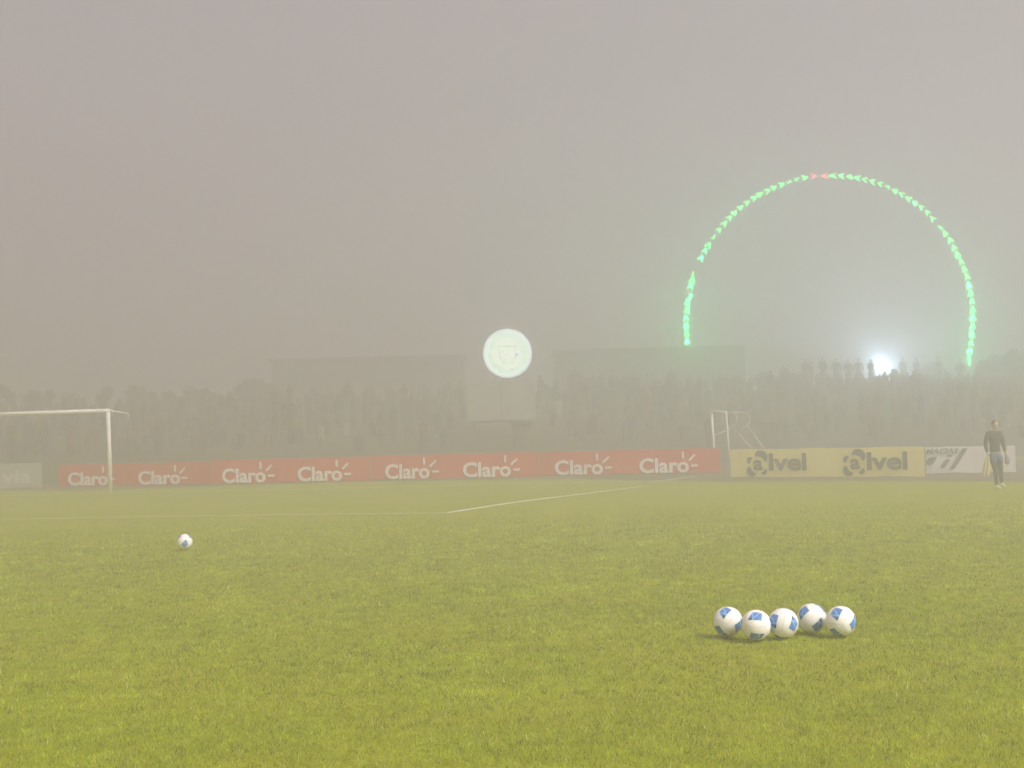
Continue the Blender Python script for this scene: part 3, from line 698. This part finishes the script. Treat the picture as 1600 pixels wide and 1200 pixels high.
# ------------------------------------------------------------------ footballs
BR = .11
def ball_parts():
    b = MB(); b.ellipsoid((0, 0, 0), (BR,) * 3, 48, 32); body = b.mesh('ball_skin', M['ball_white'], True)
    axes = [Vector(a) for a in ((1, 0, 0), (-1, 0, 0), (0, 1, 0), (0, -1, 0), (0, 0, 1), (0, 0, -1))]
    pm = []
    for kd, ax in enumerate(axes):
        u = ax.orthogonal().normalized(); v = ax.cross(u); a = [R(35), R(215), R(120), R(20), R(80), R(250)][kd]
        u, v = u * math.cos(a) + v * math.sin(a), v * math.cos(a) - u * math.sin(a)
        m = MB(); n = 14; vs = []; hw = .42
        for j in range(n + 1):
            for i in range(n + 1):
                s, t = i / n * 2 - 1, j / n * 2 - 1
                ss = s * hw * (1 - .22 * t) + .06 * t; tt = t * hw * .82 + .05 * math.sin(s * 1.5)
                p = (ax + u * ss + v * tt).normalized() * (BR * 1.006); vs.append(p)
        fs = []; mi = []
        for j in range(n):
            for i in range(n):
                s, t = (i + .5) / n * 2 - 1, (j + .5) / n * 2 - 1
                k = 0
                if abs(s - .35 * t - .05) < .13: k = 1
                elif abs(s + .45 * t + .55) < .10: k = 1
                elif t > .62 and s > .55: k = 2
                elif t < -.55 and s < .2: k = 3
                fs.append((j * (n + 1) + i, j * (n + 1) + i + 1, (j + 1) * (n + 1) + i + 1, (j + 1) * (n + 1) + i)); mi.append(k)
        m.v = [tuple(p) for p in vs]; m.f = fs; m.m = mi
        pm.append(m.mesh('printed_patch', [M['ball_blue'], M['ball_sky'], M['ball_pink'], M['ball_navy']], True))
    sm = MB()
    for sx in (1, -1):
        for sy in (1, -1):
            for sz in (1, -1):
                c = Vector((sx, sy, sz)).normalized()
                for tgt in (Vector((sx, sy, 0)), Vector((sx, 0, sz)), Vector((0, sy, sz))):
                    pts = [c.slerp(tgt.normalized(), k / 7) * (BR + .0001) for k in range(8)]
                    sm.tube(pts, .0007, 4, cap=False)
    return body, pm, sm.mesh('seam', M['ball_seam'])
BB, BP, BS = ball_parts()
def ball(px, py, A_, B_, label, group='match balls gathered on the near grass', roll=0):
    loc = G(px, py, BR + .012)
    # image-space directions of two patches -> orientation
    tocam = (Vector((0, 0, CAMH)) - loc).normalized(); rt = (_Rt - tocam * _Rt.dot(tocam)).normalized(); up = tocam.cross(rt)
    dv = lambda q: (rt * q[0] + up * q[1] + tocam * math.sqrt(max(.02, 1 - q[0] ** 2 - q[1] ** 2))).normalized()
    a, b_ = dv(A_), dv(B_); b_ = (b_ - a * b_.dot(a)).normalized(); c = a.cross(b_)
    mtx = Matrix((a, b_, c)).transposed().to_4x4()
    root = empty('football', loc, label=label, cat='ball', group=group)
    root.rotation_mode = 'QUATERNION'; root.rotation_quaternion = mtx.to_quaternion()
    link('ball_skin', BB, root)
    for p in BP: link('printed_patch', p, root)
    s = link('seam', BS, root)
    return root
ball(1137.4, 971.2, (-.21, .70), (.73, -.17), 'white football with blue patches, leftmost of the five in the near group')
ball(1181.3, 976.5, (.02, .60), (-.02, -.70), 'white football with blue patches, nearest of the five, second from the left')
ball(1223.8, 973.6, (-.66, .21), (.62, -.07), 'middle white football of the five in the near group')
ball(1268.0, 966.0, (-.57, .46), (.36, -.43), 'white football set furthest back of the five, fourth from the left')
ball(1313.7, 970.4, (-.29, .57), (.86, -.14), 'white football with blue patches, rightmost of the five in the near group')
ball(288.5, 846.5, (.05, -.30), (-.75, .55), 'single white football lying alone on the grass in front of the left goal', group=None)

# ------------------------------------------------------------------ grass blades
def grass():
    Vs = []; C = []
    for (y0, y1, dens, wb, hb) in ((5.5, 9, 6400, .0028, .023), (9, 14, 3300, .0040, .025), (14, 20, 1500, .0060, .028), (20, 30, 560, .010, .030)):
        hw = lambda y: y * .36 + .8
        n = int(dens * (y1 - y0) * 2 * hw(y1))
        y = rng.uniform(y0, y1, n); x = rng.uniform(-1, 1, n) * hw(y1); k = (np.abs(x) < hw(y)) & (rng.random(n) < np.clip((30 - y) / 9, 0, 1)); x, y = x[k], y[k]; n = len(x)
        cl = noise2(x, y, .10, 1) * .5 + noise2(x, y, .35, 2) * .3 + noise2(x, y, 1.6, 3) * .2
        h = hb * (.35 + 1.1 * cl) * rng.uniform(.6, 1.25, n); w = wb * rng.uniform(.7, 1.3, n)
        a = rng.uniform(0, 2 * np.pi, n); la = rng.uniform(0, 2 * np.pi, n); lean = rng.uniform(.2, 1.3, n) * h
        big_ = rng.random(n) < .010; w = w * (1 + .8 * big_); h = h * (1 + .25 * big_)
        dx, dy = np.cos(a) * w / 2, np.sin(a) * w / 2
        v = np.zeros((n, 3, 3), np.float32)
        v[:, 0] = np.stack([x - dx, y - dy, np.full(n, -.004)], 1); v[:, 1] = np.stack([x + dx, y + dy, np.full(n, -.004)], 1)
        v[:, 2] = np.stack([x + np.cos(la) * lean, y + np.sin(la) * lean, h], 1)
        Vs.append(v.reshape(-1, 3))
        b = rng.uniform(.25, 1.75, n) * (.84 + .32 * noise2(x, y, .8, 5)) * (.80 + .4 * noise2(x, y, .22, 15)) * (.40 + 1.2 * noise2(x + .4 * noise2(x, y, .3, 21), y * .28, .0036 * y0, 6)) * (.8 + .4 * noise2(x, y * .35, .0085 * y0, 16)); dry = (rng.random(n) < .07 + .16 * noise2(x, y, .06, 12) ** 3) * rng.uniform(.3, 1, n); yl = np.clip(noise2(x, y, 2.2, 8) * .6 + noise2(x, y, .25, 9) * .5 - .15, 0, 1)
        c = np.stack([.262 + .03 * yl, .348 - .005 * yl, .014 + .03 * yl], 1) * b[:, None]
        c = c * (1 - dry[:, None]) + np.array([.66, .62, .30]) * dry[:, None]
        c = np.where(big_[:, None], np.array([.62, .62, .30]) * rng.uniform(.7, 1.2, (n, 1)), c)
        C.append(np.repeat(np.concatenate([c, np.ones((n, 1))], 1), 3, 0))
    V = np.concatenate(Vs); Cc = np.concatenate(C).astype(np.float32); nt_ = len(V) // 3
    me = bpy.data.meshes.new('grass'); me.vertices.add(len(V)); me.vertices.foreach_set('co', V.ravel())
    me.loops.add(len(V)); me.loops.foreach_set('vertex_index', np.arange(len(V), dtype=np.int32))
    me.polygons.add(nt_); me.polygons.foreach_set('loop_start', np.arange(0, len(V), 3, dtype=np.int32)); me.update()
    ca = me.color_attributes.new('tint', 'FLOAT_COLOR', 'POINT'); ca.data.foreach_set('color', Cc.ravel())
    m = mat('grass_blade', (.2, .2, .02), .6, attr='tint', spec=.25); t = m.node_tree; b = t.nodes['Principled BSDF']
    tr = t.nodes.new('ShaderNodeBsdfTranslucent'); ms = t.nodes.new('ShaderNodeMixShader'); ms.inputs[0].default_value = .35
    t.links.new(t.nodes['Attribute'].outputs['Color'], tr.inputs[0]); t.links.new(b.outputs[0], ms.inputs[1]); t.links.new(tr.outputs[0], ms.inputs[2])
    t.links.new(ms.outputs[0], t.nodes['Material Output'].inputs[0])
    me.materials.append(m); print('blades', nt_)
    tag(link('grass', me), 'short mown grass blades of the near pitch', 'grass', kind='stuff')
grass()

# ------------------------------------------------------------------ haze
mb = MB(); mb.box((0, 180, 8.5), (500, 500, 19.5)); hz = mb.obj('haze', [])
hm = bpy.data.materials.new('haze'); hm.use_nodes = True; t = hm.node_tree; t.nodes.clear()
o_ = t.nodes.new('ShaderNodeOutputMaterial'); pv = t.nodes.new('ShaderNodeVolumePrincipled')
pv.inputs['Color'].default_value = (.88, .853, .90, 1); pv.inputs['Density'].default_value = .0265; pv.inputs['Anisotropy'].default_value = .6
t.links.new(pv.outputs[0], o_.inputs['Volume']); hz.data.materials.clear(); hz.data.materials.append(hm)
tag(hz, kind='stuff'); hz['label'] = 'even pale night fog filling the whole stadium'; hz['category'] = 'fog'
